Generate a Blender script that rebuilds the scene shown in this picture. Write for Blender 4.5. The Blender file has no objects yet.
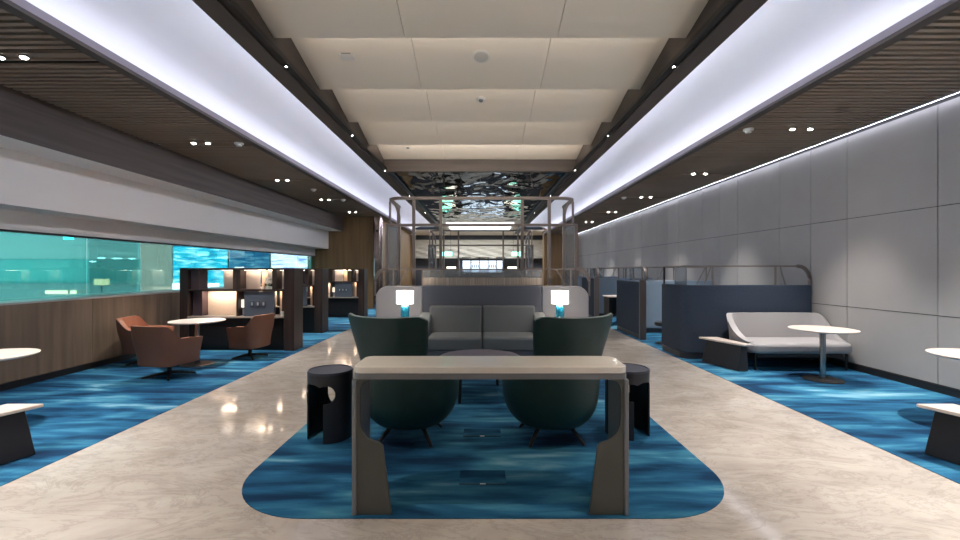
import bpy, math, random
from math import sin, cos, pi, radians as R
from mathutils import Vector
random.seed(7)
S = bpy.context.scene
COL = S.collection

# ------------------------------------------------------------------ camera, world, exposure
CZ = 1.5                       # eye height
cd = bpy.data.cameras.new('camera'); cam = bpy.data.objects.new('camera', cd); COL.objects.link(cam)
cd.sensor_width = 36; cd.lens = 430 / 960 * 36; cd.clip_start = .05; cd.clip_end = 300
cam.location = (0, 0, CZ); cam.rotation_euler = (R(90), 0, 0)
S.camera = cam
W = bpy.data.worlds.new('world'); S.world = W; W.use_nodes = True
W.node_tree.nodes['Background'].inputs[0].default_value = (.55, .65, .8, 1)
W.node_tree.nodes['Background'].inputs[1].default_value = .3
S.view_settings.view_transform = 'Standard'; S.view_settings.look = 'None'
S.view_settings.exposure = 1.0; S.view_settings.gamma = 1
S.view_settings.use_curve_mapping = False
try:
    S.cycles.max_bounces = 10; S.cycles.diffuse_bounces = 6; S.cycles.glossy_bounces = 4
    S.cycles.transparent_max_bounces = 12; S.cycles.sample_clamp_indirect = 4.0
    S.cycles.use_denoising = True; S.cycles.caustics_reflective = False; S.cycles.caustics_refractive = False
except Exception: pass

def lin(c):
    return tuple(((v / 255) / 12.92 if v / 255 <= .04045 else (((v / 255) + .055) / 1.055) ** 2.4) for v in c)

# light levels (the room's own lamps and the added step lines)
E_COVE = 5.0        # LED strips in the two ceiling coves
E_WALL = 9.0        # LED strip along the grey wall
P_DOWN = 230.0        # each recessed downlight, watt
P_TRACK = 80.0       # each spot in the black tracks
P_STEP = 3.6        # LED line added in each ceiling step to wash the panels
C_LED = (.80, .84, 1.0); C_WARM = (1.0, .86, .72); C_NEUT = (1.0, .94, .88)

def area_lamp(name, loc, rot, sx, sy, power, color):
    d = bpy.data.lights.new(name, 'AREA'); d.shape = 'RECTANGLE'; d.size = sx; d.size_y = sy
    d.energy = power; d.color = color
    o = bpy.data.objects.new(name, d); COL.objects.link(o); o.location = loc; o.rotation_euler = rot
    return o

# ------------------------------------------------------------------ materials
MATS = {}
def M(name, rgb=None, rough=.6, metal=0., spec=.5, emit=None, estr=0., bump=0., bscale=60., vary=0., vscale=(6, 6, 6), rgb2=None, coat=0.):
    if name in MATS: return MATS[name]
    m = bpy.data.materials.new(name); m.use_nodes = True
    nt = m.node_tree; b = nt.nodes['Principled BSDF']
    b.inputs['Base Color'].default_value = (*lin(rgb), 1); b.inputs['Roughness'].default_value = rough
    b.inputs['Metallic'].default_value = metal; b.inputs['Specular IOR Level'].default_value = spec
    b.inputs['Coat Weight'].default_value = coat
    if emit is not None:
        b.inputs['Emission Color'].default_value = (*emit, 1); b.inputs['Emission Strength'].default_value = estr
    tc = nt.nodes.new('ShaderNodeTexCoord')
    if rgb2 is not None:
        mp = nt.nodes.new('ShaderNodeMapping'); mp.inputs['Scale'].default_value = vscale
        nt.links.new(tc.outputs['Object'], mp.inputs[0])
        n = nt.nodes.new('ShaderNodeTexNoise'); n.inputs['Scale'].default_value = 1; n.inputs['Detail'].default_value = 5
        nt.links.new(mp.outputs[0], n.inputs[0])
        cr = nt.nodes.new('ShaderNodeValToRGB'); cr.color_ramp.elements[0].position = .32; cr.color_ramp.elements[1].position = .68
        cr.color_ramp.elements[0].color = (*lin(rgb), 1); cr.color_ramp.elements[1].color = (*lin(rgb2), 1)
        nt.links.new(n.outputs[0], cr.inputs[0]); nt.links.new(cr.outputs[0], b.inputs['Base Color'])
    if bump:
        n2 = nt.nodes.new('ShaderNodeTexNoise'); n2.inputs['Scale'].default_value = bscale; n2.inputs['Detail'].default_value = 3
        nt.links.new(tc.outputs['Object'], n2.inputs[0])
        bp = nt.nodes.new('ShaderNodeBump'); bp.inputs['Strength'].default_value = bump; bp.inputs['Distance'].default_value = .01
        nt.links.new(n2.outputs[0], bp.inputs['Height']); nt.links.new(bp.outputs[0], b.inputs['Normal'])
    MATS[name] = m
    return m

def ramp(cr, stops):
    e = cr.color_ramp.elements
    while len(e) < len(stops): e.new(.5)
    for k, (p, c) in enumerate(stops):
        e[k].position = p; e[k].color = (*lin(c), 1)

def carpet_mat():
    m = bpy.data.materials.new('blue streaked carpet'); m.use_nodes = True; nt = m.node_tree; b = nt.nodes['Principled BSDF']
    b.inputs['Roughness'].default_value = .95; b.inputs['Specular IOR Level'].default_value = .15
    tc = nt.nodes.new('ShaderNodeTexCoord')
    def noise(scale, det, dist):
        mp = nt.nodes.new('ShaderNodeMapping'); mp.inputs['Scale'].default_value = scale
        nt.links.new(tc.outputs['Object'], mp.inputs[0])
        n = nt.nodes.new('ShaderNodeTexNoise'); n.inputs['Scale'].default_value = 1; n.inputs['Detail'].default_value = det
        n.inputs['Distortion'].default_value = dist; nt.links.new(mp.outputs[0], n.inputs[0]); return n
    a = noise((.7, 2.4, 1), 7, .8); c = noise((1.4, 9, 1), 5, .4)
    mx = nt.nodes.new('ShaderNodeMix'); mx.data_type = 'FLOAT'; mx.inputs[0].default_value = .33
    nt.links.new(a.outputs[0], mx.inputs[2]); nt.links.new(c.outputs[0], mx.inputs[3])
    cr = nt.nodes.new('ShaderNodeValToRGB')
    ramp(cr, [(.30, (12, 36, 64)), (.42, (17, 54, 84)), (.51, (34, 90, 124)), (.58, (60, 122, 148)), (.68, (132, 172, 188))])
    nt.links.new(mx.outputs[0], cr.inputs[0]); nt.links.new(cr.outputs[0], b.inputs['Base Color'])
    f = nt.nodes.new('ShaderNodeTexNoise'); f.inputs['Scale'].default_value = 260
    nt.links.new(tc.outputs['Object'], f.inputs[0])
    bp = nt.nodes.new('ShaderNodeBump'); bp.inputs['Strength'].default_value = .4; bp.inputs['Distance'].default_value = .004
    nt.links.new(f.outputs[0], bp.inputs['Height']); nt.links.new(bp.outputs[0], b.inputs['Normal'])
    return m

def marble_mat():
    m = bpy.data.materials.new('polished beige marble'); m.use_nodes = True; nt = m.node_tree; b = nt.nodes['Principled BSDF']
    b.inputs['Roughness'].default_value = .09; b.inputs['Specular IOR Level'].default_value = .5
    tc = nt.nodes.new('ShaderNodeTexCoord')
    def noise(scale, det, dist, rough=.6):
        mp = nt.nodes.new('ShaderNodeMapping'); mp.inputs['Scale'].default_value = scale
        mp.inputs['Rotation'].default_value = (0, 0, R(25))
        nt.links.new(tc.outputs['Object'], mp.inputs[0])
        n = nt.nodes.new('ShaderNodeTexNoise'); n.inputs['Scale'].default_value = 1; n.inputs['Detail'].default_value = det
        n.inputs['Roughness'].default_value = rough
        n.inputs['Distortion'].default_value = dist; nt.links.new(mp.outputs[0], n.inputs[0]); return n
    a = noise((1.5, 2.6, 1), 8, 1.2); v = noise((1.6, 3.6, 1), 10, 1.8, .72)
    cr = nt.nodes.new('ShaderNodeValToRGB')
    ramp(cr, [(.30, (166, 158, 149)), (.50, (181, 173, 164)), (.70, (192, 185, 176))])
    nt.links.new(a.outputs[0], cr.inputs[0])
    vr = nt.nodes.new('ShaderNodeValToRGB')
    ramp(vr, [(.46, (255, 255, 255)), (.49, (208, 205, 202)), (.503, (180, 176, 172)), (.53, (255, 255, 255))])
    nt.links.new(v.outputs[0], vr.inputs[0])
    mx = nt.nodes.new('ShaderNodeMix'); mx.data_type = 'RGBA'; mx.blend_type = 'MULTIPLY'; mx.inputs[0].default_value = .36
    nt.links.new(cr.outputs[0], mx.inputs[6]); nt.links.new(vr.outputs[0], mx.inputs[7])
    nt.links.new(mx.outputs[2], b.inputs['Base Color'])
    return m

def wood_mat(name, c1, c2, rough=.5, vertical=True):
    m = bpy.data.materials.new(name); m.use_nodes = True; nt = m.node_tree; b = nt.nodes['Principled BSDF']
    b.inputs['Roughness'].default_value = rough; b.inputs['Specular IOR Level'].default_value = .3
    tc = nt.nodes.new('ShaderNodeTexCoord'); mp = nt.nodes.new('ShaderNodeMapping')
    mp.inputs['Scale'].default_value = (9, 9, .6) if vertical else (.6, .6, 14)
    nt.links.new(tc.outputs['Object'], mp.inputs[0])
    n = nt.nodes.new('ShaderNodeTexNoise'); n.inputs['Scale'].default_value = 1; n.inputs['Detail'].default_value = 7; n.inputs['Distortion'].default_value = .3
    nt.links.new(mp.outputs[0], n.inputs[0])
    cr = nt.nodes.new('ShaderNodeValToRGB'); ramp(cr, [(.3, c1), (.7, c2)])
    nt.links.new(n.outputs[0], cr.inputs[0]); nt.links.new(cr.outputs[0], b.inputs['Base Color'])
    return m

def emit_mat(name, rgb, strength):
    if name in MATS: return MATS[name]
    m = bpy.data.materials.new(name); m.use_nodes = True; nt = m.node_tree
    nt.nodes.remove(nt.nodes['Principled BSDF'])
    e = nt.nodes.new('ShaderNodeEmission'); e.inputs[0].default_value = (*rgb, 1); e.inputs[1].default_value = strength
    nt.links.new(e.outputs[0], nt.nodes['Material Output'].inputs[0]); MATS[name] = m
    return m

def glass_mat(name, tint, gloss=.08, rough=0., haze=0.):
    m = bpy.data.materials.new(name); m.use_nodes = True; nt = m.node_tree
    nt.nodes.remove(nt.nodes['Principled BSDF'])
    t = nt.nodes.new('ShaderNodeBsdfTransparent'); t.inputs[0].default_value = (*tint, 1)
    g = nt.nodes.new('ShaderNodeBsdfGlossy'); g.inputs['Roughness'].default_value = rough; g.inputs[0].default_value = (.9, .95, .95, 1)
    fr = nt.nodes.new('ShaderNodeFresnel'); fr.inputs[0].default_value = 1.35
    mx = nt.nodes.new('ShaderNodeMixShader')
    mul = nt.nodes.new('ShaderNodeMath'); mul.operation = 'MULTIPLY_ADD'; mul.inputs[1].default_value = .8; mul.inputs[2].default_value = gloss * .3
    nt.links.new(fr.outputs[0], mul.inputs[0]); nt.links.new(mul.outputs[0], mx.inputs[0])
    last = t
    if haze:
        d = nt.nodes.new('ShaderNodeBsdfDiffuse'); d.inputs[0].default_value = (*[min(1, v * .9) for v in tint], 1)
        m2 = nt.nodes.new('ShaderNodeMixShader'); m2.inputs[0].default_value = haze
        nt.links.new(t.outputs[0], m2.inputs[1]); nt.links.new(d.outputs[0], m2.inputs[2]); last = m2
    nt.links.new(last.outputs[0], mx.inputs[1]); nt.links.new(g.outputs[0], mx.inputs[2])
    nt.links.new(mx.outputs[0], nt.nodes['Material Output'].inputs[0])
    return m

def mirror_mat():
    m = M('rippled teal-tinted steel', (50, 70, 76), .04, 1.0)  # dark teal base imitates what the polished steel would reflect
    nt = m.node_tree; b = nt.nodes['Principled BSDF']
    tc = nt.nodes.new('ShaderNodeTexCoord'); mp = nt.nodes.new('ShaderNodeMapping'); mp.inputs['Scale'].default_value = (2.2, 1.1, 1)
    nt.links.new(tc.outputs['Object'], mp.inputs[0])
    n = nt.nodes.new('ShaderNodeTexNoise'); n.inputs['Scale'].default_value = .8; n.inputs['Detail'].default_value = 1.2; n.inputs['Distortion'].default_value = .6
    nt.links.new(mp.outputs[0], n.inputs[0])
    bp = nt.nodes.new('ShaderNodeBump'); bp.inputs['Strength'].default_value = .42; bp.inputs['Distance'].default_value = .14
    nt.links.new(n.outputs[0], bp.inputs['Height']); nt.links.new(bp.outputs[0], b.inputs['Normal'])
    return m

m_carpet = carpet_mat(); m_marble = marble_mat()
m_wood = wood_mat('brown timber panelling', (106, 89, 73), (138, 118, 98))
m_wood2 = wood_mat('golden brown timber', (122, 96, 66), (142, 114, 80))
m_darkwood = wood_mat('dark stained wood', (44, 35, 33), (66, 53, 48), .4)
m_slat = wood_mat('dark brown slats', (130, 113, 99), (156, 138, 122), .55, False)
m_beam = wood_mat('taupe brown veneer', (68, 61, 58), (82, 74, 70), .5, False)
m_bulk = wood_mat('grey brown veneer', (72, 64, 61), (92, 82, 78), .55, False)
m_cream = M('cream ceiling paint', (238, 228, 214), .8, spec=.2)
m_white = M('white cove plaster', (232, 232, 236), .85, spec=.2)
m_soffit = M('off white plaster', (238, 233, 228), .85, spec=.2)
m_greywall = M('grey fabric wall panel', (152, 149, 147), .85, spec=.2, rgb2=(159, 156, 153), vscale=(1.2, 1.2, 1.2), bump=.1, bscale=200)
m_seam = M('dark seam', (40, 38, 38), .8)
m_black = M('black metal', (22, 21, 22), .45, .2)
m_blackbase = M('black skirting', (24, 22, 22), .5)
m_bronze = M('bronze metal', (126, 117, 113), .34, .6)
m_pinkmetal = M('polished pink-tinted steel', (176, 158, 156), .22, 1.0)  # pink light mirrored in the post is put into its base colour
m_disc = M('dark grey metal', (58, 57, 58), .35, .6)
m_chrome = M('brushed chrome', (150, 150, 152), .22, 1.0)
m_steel = M('grey satin steel', (132, 134, 138), .36, .35)
m_steel2 = M('warm grey lacquered metal', (92, 93, 88), .4, .3)
m_stone = M('beige stone top', (238, 231, 220), .10, rgb2=(244, 238, 228), vscale=(5, 5, 5), spec=.6)
m_tabletop = M('white stone top', (206, 192, 182), .3, rgb2=(214, 202, 192), vscale=(7, 7, 7))
m_green = M('dark green leather', (11, 44, 40), .5, rgb2=(14, 50, 46), vscale=(8, 8, 8), bump=.08, bscale=220)
m_rim = M('pale piping', (120, 136, 134), .45)  # pale edge that paints the highlight along the chair back's rim
m_tan = M('tan leather', (160, 102, 76), .5, bump=.06, bscale=240)
m_tanout = M('brown leather', (110, 72, 54), .5, bump=.06, bscale=240)
m_greysofa = M('mid grey upholstery', (104, 109, 112), .9, spec=.15, bump=.15, bscale=300)
m_slate = M('slate grey fabric', (94, 99, 110), .95, spec=.1, bump=.15, bscale=300)
m_lightfab = M('light grey fabric', (148, 149, 154), .95, spec=.1, bump=.12, bscale=300)
m_palesofa = M('pale grey leather', (158, 155, 155), .5, bump=.06, bscale=200)
m_navy = M('navy grey fabric', (52, 60, 73), .95, spec=.1, rgb2=(58, 67, 80), vscale=(40, 40, 40), bump=.15, bscale=300)
m_navy_lit = M('booth fabric painted as lit', (128, 144, 158), .9, spec=.1, bump=.1, bscale=300)  # booth fabric made paler to paint in the downlight falling on it
m_charcoal = M('charcoal lacquer', (33, 33, 38), .4)
m_stooltop = M('graphite top', (54, 56, 68), .35)
m_ottoman = M('plum grey fabric', (112, 108, 118), .95, spec=.1, bump=.15, bscale=300)
m_device = M('white plastic', (226, 224, 220), .5)
m_panelgrey = M('blue grey panel', (74, 82, 94), .6)
m_panelbeige = M('beige panel', (208, 194, 182), .7)
m_bluegl = M('blue ceramic', (20, 112, 150), .15, rgb2=(30, 140, 176), vscale=(20, 20, 20), coat=.5)
m_leaf = M('green leaf', (52, 88, 50), .5)
m_petal = M('white petal', (240, 236, 226), .5)
m_win = glass_mat('teal tinted glass', (.48, .86, .86), .05, haze=.10)
m_win2 = glass_mat('faintly tinted glass', (.80, .93, .94), .05)
m_flute = glass_mat('fluted glass', (.62, .66, .70), .05, .25, haze=.22)
m_clear = glass_mat('clear glass', (.86, .90, .90), .05)
m_led2 = emit_mat('added beam fill LED', C_LED, 38.0)
m_led = emit_mat('cool white LED', C_LED, E_COVE)
m_ledwall = emit_mat('cool wall LED', C_LED, E_WALL)
m_bulb = emit_mat('downlight lens', (1, .95, .88), 40)
m_warmled = emit_mat('warm shelf LED', (1.0, .76, .56), 30)
m_shade = M('white lamp shade', (250, 244, 236), .8, emit=(1, .93, .86), estr=1.6)
m_mirror = mirror_mat()

# ------------------------------------------------------------------ mesh helpers
class MB:
    def __init__(s): s.v = []; s.f = []
    def add(s, vs, fs):
        n = len(s.v); s.v += [tuple(p) for p in vs]; s.f += [tuple(i + n for i in f) for f in fs]; return s
    def box(s, x0, x1, y0, y1, z0, z1):
        x0, x1 = sorted((x0, x1)); y0, y1 = sorted((y0, y1)); z0, z1 = sorted((z0, z1))
        return s.add([(x0, y0, z0), (x1, y0, z0), (x1, y1, z0), (x0, y1, z0), (x0, y0, z1), (x1, y0, z1), (x1, y1, z1), (x0, y1, z1)],
                     [(0, 3, 2, 1), (4, 5, 6, 7), (0, 1, 5, 4), (1, 2, 6, 5), (2, 3, 7, 6), (3, 0, 4, 7)])
    def quad(s, a, b, c, d): return s.add([a, b, c, d], [(0, 1, 2, 3)])
    def prism(s, poly, a, b, axis='z'):
        # poly: 2D outline; extruded from a to b along axis
        k = len(poly)
        def P(p, t):
            return (p[0], p[1], t) if axis == 'z' else ((p[0], t, p[1]) if axis == 'y' else (t, p[0], p[1]))
        vs = [P(p, a) for p in poly] + [P(p, b) for p in poly]
        fs = [tuple(range(k))[::-1], tuple(range(k, 2 * k))] + [(i, (i + 1) % k, k + (i + 1) % k, k + i) for i in range(k)]
        return s.add(vs, fs)
    def lathe(s, prof, c=(0, 0, 0), seg=32):
        k = len(prof); vs = []; fs = []
        for j in range(seg):
            a = 2 * pi * j / seg
            vs += [(c[0] + r * cos(a), c[1] + r * sin(a), c[2] + z) for r, z in prof]
        for j in range(seg):
            for i in range(k - 1):
                a0 = j * k + i; b0 = ((j + 1) % seg) * k + i
                fs.append((a0, b0, b0 + 1, a0 + 1))
        s.add(vs, fs)
        n = len(s.v) - len(vs)
        if prof[0][0] > 1e-6: s.f.append(tuple(n + j * k for j in range(seg))[::-1])
        if prof[-1][0] > 1e-6: s.f.append(tuple(n + j * k + k - 1 for j in range(seg)))
        return s
    def tube(s, pts, r, seg=10, rs=None, flat=None):
        pts = [Vector(p) for p in pts]; vs = []; fs = []
        up0 = Vector((0, 0, 1))
        for i, p in enumerate(pts):
            d = (pts[min(i + 1, len(pts) - 1)] - pts[max(i - 1, 0)]).normalized()
            u = d.cross(up0)
            if u.length < .05: u = d.cross(Vector((0, 1, 0)))
            u.normalize(); w = u.cross(d).normalized()
            rr = rs[i] if rs else r
            ru, rw = (rr, rr) if flat is None else flat
            if seg == 4:
                q = [(1, 1), (-1, 1), (-1, -1), (1, -1)]
                vs += [p + u * ru * a + w * rw * b for a, b in q]
            else:
                vs += [p + u * ru * cos(2 * pi * j / seg) + w * rw * sin(2 * pi * j / seg) for j in range(seg)]
        for i in range(len(pts) - 1):
            for j in range(seg):
                fs.append((i * seg + j, i * seg + (j + 1) % seg, (i + 1) * seg + (j + 1) % seg, (i + 1) * seg + j))
        fs.append(tuple(range(seg))[::-1]); fs.append(tuple((len(pts) - 1) * seg + j for j in range(seg)))
        return s.add(vs, fs)
    def shell(s, fo, fi, nu, nv):
        # closed thin solid between two parametric sheets u,v in [0,1]
        a = [[fo(i / nu, j / nv) for j in range(nv + 1)] for i in range(nu + 1)]
        b = [[fi(i / nu, j / nv) for j in range(nv + 1)] for i in range(nu + 1)]
        w = nv + 1; n = (nu + 1) * w
        vs = [p for row in a for p in row] + [p for row in b for p in row]; fs = []
        for i in range(nu):
            for j in range(nv):
                q = (i * w + j, (i + 1) * w + j, (i + 1) * w + j + 1, i * w + j + 1)
                fs.append(q); fs.append(tuple(n + t for t in q[::-1]))
        for i in range(nu):
            for j in (0, nv):
                q = (i * w + j, (i + 1) * w + j, n + (i + 1) * w + j, n + i * w + j); fs.append(q if j else q[::-1])
        for j in range(nv):
            for i in (0, nu):
                q = (i * w + j, i * w + j + 1, n + i * w + j + 1, n + i * w + j); fs.append(q[::-1] if i else q)
        return s.add(vs, fs)
    def build(s, name, mat, parent=None, smooth=False, bevel=0., bseg=3, sub=0, loc=None, angle=40):
        me = bpy.data.meshes.new(name); me.from_pydata(s.v, [], s.f); me.update()
        import bmesh
        bm = bmesh.new(); bm.from_mesh(me)
        bmesh.ops.recalc_face_normals(bm, faces=bm.faces); bm.to_mesh(me); bm.free()
        if mat is not None: me.materials.append(mat)
        o = bpy.data.objects.new(name, me); COL.objects.link(o)
        if parent is not None: o.parent = parent
        if loc is not None: o.location = loc
        if bevel:
            b = o.modifiers.new('bevel', 'BEVEL'); b.width = bevel; b.segments = bseg; b.limit_method = 'ANGLE'; b.angle_limit = R(35)
            b.harden_normals = False
            smooth = True
        if sub:
            u = o.modifiers.new('subsurf', 'SUBSURF'); u.levels = sub; u.render_levels = sub; smooth = True
        if smooth:
            for p in me.polygons: p.use_smooth = True
            try: me.set_sharp_from_angle(angle=R(angle))
            except Exception: pass
        return o

def tag(o, label, cat, group=None, kind=None):
    if label: o['label'] = label
    if cat: o['category'] = cat
    if group: o['group'] = group
    if kind: o['kind'] = kind
    return o
def thing(name, label, cat, loc=(0, 0, 0), rz=0., group=None):
    o = bpy.data.objects.new(name, None); COL.objects.link(o)
    o.location = loc; o.rotation_euler = (0, 0, rz); o.empty_display_size = .1
    return tag(o, label, cat, group)
def struct(o):
    o['kind'] = 'structure'; return o
def dup(root, loc, rz=None, label=None, group=None):
    r = root.copy(); COL.objects.link(r); r.location = loc
    if rz is not None: r.rotation_euler = (0, 0, rz)
    if label: r['label'] = label
    if group: r['group'] = group
    for ch in list(root.children):
        c = ch.copy(); COL.objects.link(c); c.parent = r
        for g in list(ch.children):
            d = g.copy(); COL.objects.link(d); d.parent = c
    return r
def rrect(x0, x1, y0, y1, r, n=8):
    out = []
    for cx, cy, a0 in ((x1 - r, y0 + r, -90), (x1 - r, y1 - r, 0), (x0 + r, y1 - r, 90), (x0 + r, y0 + r, 180)):
        for k in range(n + 1):
            a = R(a0 + 90 * k / n); out.append((cx + r * cos(a), cy + r * sin(a)))
    return out
def arc(cx, cy, r, a0, a1, n=8):
    return [(cx + r * cos(R(a0 + (a1 - a0) * k / n)), cy + r * sin(R(a0 + (a1 - a0) * k / n))) for k in range(n + 1)]
def lerp(a, b, t): return a + (b - a) * t
def sstep(a, b, x):
    t = min(1, max(0, (x - a) / (b - a))); return t * t * (3 - 2 * t)

Y0, YF, YE, YL = -4.0, 28.0, 24.5, 16.7      # rear wall, far wall, end of side aisles, end of lounge on the glazed side
ZS = CZ + 2.05                               # soffit level 3.55

# ------------------------------------------------------------------ floor
b = MB().box(-6.6, 5.75, Y0, YF, -.1, 0); struct(b.build('floor', m_marble))
def carpet(poly, label):
    o = MB().prism(poly, .001, .005).build('carpet', m_carpet); return tag(o, label, 'carpet')
carpet([(-5.9, -3.9), (-3.32, -3.9), (-3.32, YL - .02), (-5.9, YL - .02)], 'blue streaked carpet strip along the timber wall under the tan chairs')
carpet([(3.36, -3.9), (5.58, -3.9), (5.58, YE - .02), (3.36, YE - .02)], 'blue streaked carpet strip along the grey panelled wall')
carpet(rrect(-1.69, 1.73, 2.59, 8.3, .62, 14), 'blue streaked carpet with rounded corners under the console table')

def floor_box(y, label, w, d):
    t = thing('floor_box', label, 'floor box', (.02, y, .007), 0, 'floor boxes in the central carpet')
    MB().box(-w, w, -d, d, 0, .003).build('lid', m_carpet, t)
    MB().box(-w, w, -d - .010, -d, 0, .004).build('edge_strip', m_chrome, t)
    MB().box(-.02, .02, -d - .012, -d - .002, .004, .007).build('finger_pull', m_device, t)
    return t
floor_box(3.10, 'carpeted floor box lid with bright edge strip, between the console legs', .165, .10)
floor_box(3.95, 'carpeted floor box lid behind the console, between the two green chairs', .17, .09)

# ------------------------------------------------------------------ walls
struct(MB().box(5.62, 5.75, Y0, YE + .6, 0, 4.3).build('wall_right', m_seam))
seam_y = []
y = 5.26 - 2.79 * 4
while y < YE:
    seam_y += [y, y + 1.30, y + 2.02]; y += 2.79
seam_y = [Y0] + [q for q in seam_y if Y0 < q < YE] + [YE]
rows = [(.10, .94), (.94, 2.28), (2.28, ZS - .02)]
wp = MB()
for i in range(len(seam_y) - 1):
    for z0, z1 in rows: wp.box(5.60, 5.622, seam_y[i] + .006, seam_y[i + 1] - .006, z0 + .005, z1 - .005)
struct(wp.build('wall_right_panels', m_greywall))
struct(MB().box(5.585, 5.62, Y0, YE, 0, .095).build('baseboard_right', m_blackbase))
# timber wainscot under the glazing
wl = MB(); yy = [Y0 + .02 + 1.32 * k for k in range(16)] + [YL]
for i in range(len(yy) - 1): wl.box(-5.97, -5.93, yy[i] + .003, yy[i + 1] - .003, .09, 1.06)
wl.box(-6.3, -5.95, Y0, YL, 0, 1.05)
struct(wl.build('wall_left', m_wood))
struct(MB().box(-6.45, -5.92, Y0, YL, 1.06, 1.085).build('sill_left', M('grey stone sill', (176, 174, 170), .3)))
struct(MB().box(-5.95, -5.905, Y0, YL, 0, .085).build('baseboard_left', m_blackbase))
# stepped plaster over the glazing
prof = [(-5.33, CZ + 1.508), (-5.88, CZ + 1.508), (-5.88, CZ + .816), (-6.40, CZ + .816), (-6.40, CZ + .546), (-6.55, CZ + .546), (-6.55, 4.3), (-5.33, 4.3)]
struct(MB().prism(prof, Y0, YL, 'y').build('wall_left_upper', m_soffit))
struct(MB().box(-5.325, -5.30, Y0, YL, CZ + 1.50, ZS + .02).build('beam_left', m_bulk))
struct(MB().box(-6.43, -6.36, Y0, YL, CZ + .515, CZ + .546).build('window_head_trim', m_black))
# glazing, one window per pane
edges = [Y0, -1.0, 3.0, 7.0, 8.1, 11.0, 15.0, YL]
for i in range(len(edges) - 1):
    o = MB().box(-6.405, -6.395, edges[i] + .008, edges[i + 1] - .008, 1.07, CZ + .546).build('window_%d' % (i + 1), m_win if i < 4 else m_win2); struct(o)
# rear and far walls
struct(MB().box(-6.6, 5.75, Y0 - .15, Y0, 0, 4.3).build('wall_rear', m_greywall))
struct(MB().box(-6.55, -4.0, YL, YE, 0, 4.2).build('wall_left_end', m_wood2))
struct(MB().box(3.65, 5.62, YE, YE + .6, 0, 4.2).build('wall_right_end', m_wood2))
struct(MB().box(-6.55, 5.75, YF, YF + .15, 0, 4.3).build('wall_far', M('dark grey wall', (70, 74, 82), .6)))
struct(MB().box(-6.55, -4.4, YE, YF, 0, 4.2).build('wall_far_left', m_wood2))
struct(MB().box(4.4, 5.75, YE + .6, YF, 0, 4.2).build('wall_far_right', m_wood2))
bd = MB()
nx = 60
def ripple(u, v): return (lerp(-4.2, 4.2, u), YF - .25 + .05 * sin(40 * u + 6 * sin(9 * v)) , lerp(2.25, 3.45, v))
bd.shell(lambda u, v: ripple(u, v), lambda u, v: (lerp(-4.2, 4.2, u), YF - .02, lerp(2.25, 3.45, v)), 120, 10)
struct(bd.build('trim_far_band', M('pale textured plaster', (204, 198, 184), .5), smooth=True))
struct(MB().box(-4.2, 4.2, YF - .4, YF, 2.1, 2.25).build('beam_far', m_black))

# ------------------------------------------------------------------ ceilings
zc = lambda r: CZ + r
rowsY = [8.94 - 1.19 * k for k in range(12)]      # low ends
rowsY = [q for q in rowsY if q > Y0 - 1.2][::-1]
cr_ = MB()
prev = rowsY[0] - 1.19
hi_, lo_ = 2.545, 2.255
for k, ye in enumerate(rowsY):
    ys = ye - 1.19
    low = lo_ if k < len(rowsY) - 1 else 2.30
    for xa, xb in ((-2.0, -.733), (-.727, .747), (.753, 2.0)):
        cr_.add([(xa, ys, zc(hi_)), (xb, ys, zc(hi_)), (xb, ye, zc(low)), (xa, ye, zc(low)),
                 (xa, ys, zc(hi_) + .04), (xb, ys, zc(hi_) + .04), (xb, ye, zc(hi_) + .04), (xa, ye, zc(hi_) + .04)],
                [(0, 1, 2, 3), (4, 7, 6, 5), (0, 4, 5, 1), (1, 5, 6, 2), (2, 6, 7, 3), (3, 7, 4, 0)])
struct(cr_.build('ceiling', m_cream))
for k, ye in enumerate(rowsY[:-1]):               # unseen LED lines added to brighten the panels; only the last follows a warm glow
    if ye > 0: area_lamp('unseen_step_led', (0, ye + .03, zc(lo_) + .04), (R(90), 0, 0), 3.8, .03, P_STEP * (.7 if k < len(rowsY) - 2 else 3.4), (1, .90, .80))
struct(MB().box(-2.0, 2.0, 8.94, 9.05, ZS - .0, zc(2.36)).build('beam_cross', m_beam))
for sx, nm in ((-1, 'left'), (1, 'right')):
    struct(MB().box(sx * 2.0, sx * 2.19, Y0, YE, ZS, 4.16).build('beam_centre_' + nm, m_beam))
    struct(MB().box(sx * 1.93, sx * 2.0, Y0, YE, ZS + .02, ZS + .07).build('trim_track_' + nm, m_black))
    # cove vault
    pts = [(2.19, zc(2.32)), (2.30, zc(2.42)), (2.6, zc(2.50)), (2.95, zc(2.53)), (3.3, zc(2.50)), (3.62, zc(2.42)), (3.86, zc(2.30)), (3.98, zc(2.18)), (4.0, ZS + .063)]
    out = [(x * 1.0, z + .06) for x, z in pts]
    n = len(pts) - 1
    def f_in(u, v, pts=pts, sx=sx):
        i = min(int(u * n), n - 1); t = u * n - i
        return (sx * lerp(pts[i][0], pts[i + 1][0], t), lerp(Y0, YE, v), lerp(pts[i][1], pts[i + 1][1], t))
    def f_out(u, v):
        p = f_in(u, v); return (p[0], p[1], p[2] + .06)
    struct(MB().shell(f_in, f_out, n * 3, 1).build('ceiling_cove_' + nm, m_white, smooth=True, angle=60))
    struct(MB().box(sx * 3.63, sx * 3.68, Y0, YE, ZS + .032, zc(2.154)).box(sx * 3.66, sx * 4.02, Y0, YE, ZS + .056, ZS + .062).build('trim_cove_lip_' + nm, M('lavender grey lip', (140, 132, 142), .6)))
    struct(MB().box(sx * 3.685, sx * 3.72, Y0, YE, ZS + .066, ZS + .086).build('trim_cove_led_' + nm, m_led))
    struct(MB().box(sx * 2.192, sx * 2.207, Y0, YE, ZS + .03, ZS + .05).build('trim_added_beam_led_' + nm, m_led2))  # unseen LED line added beside the beam to even out the cove
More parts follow.
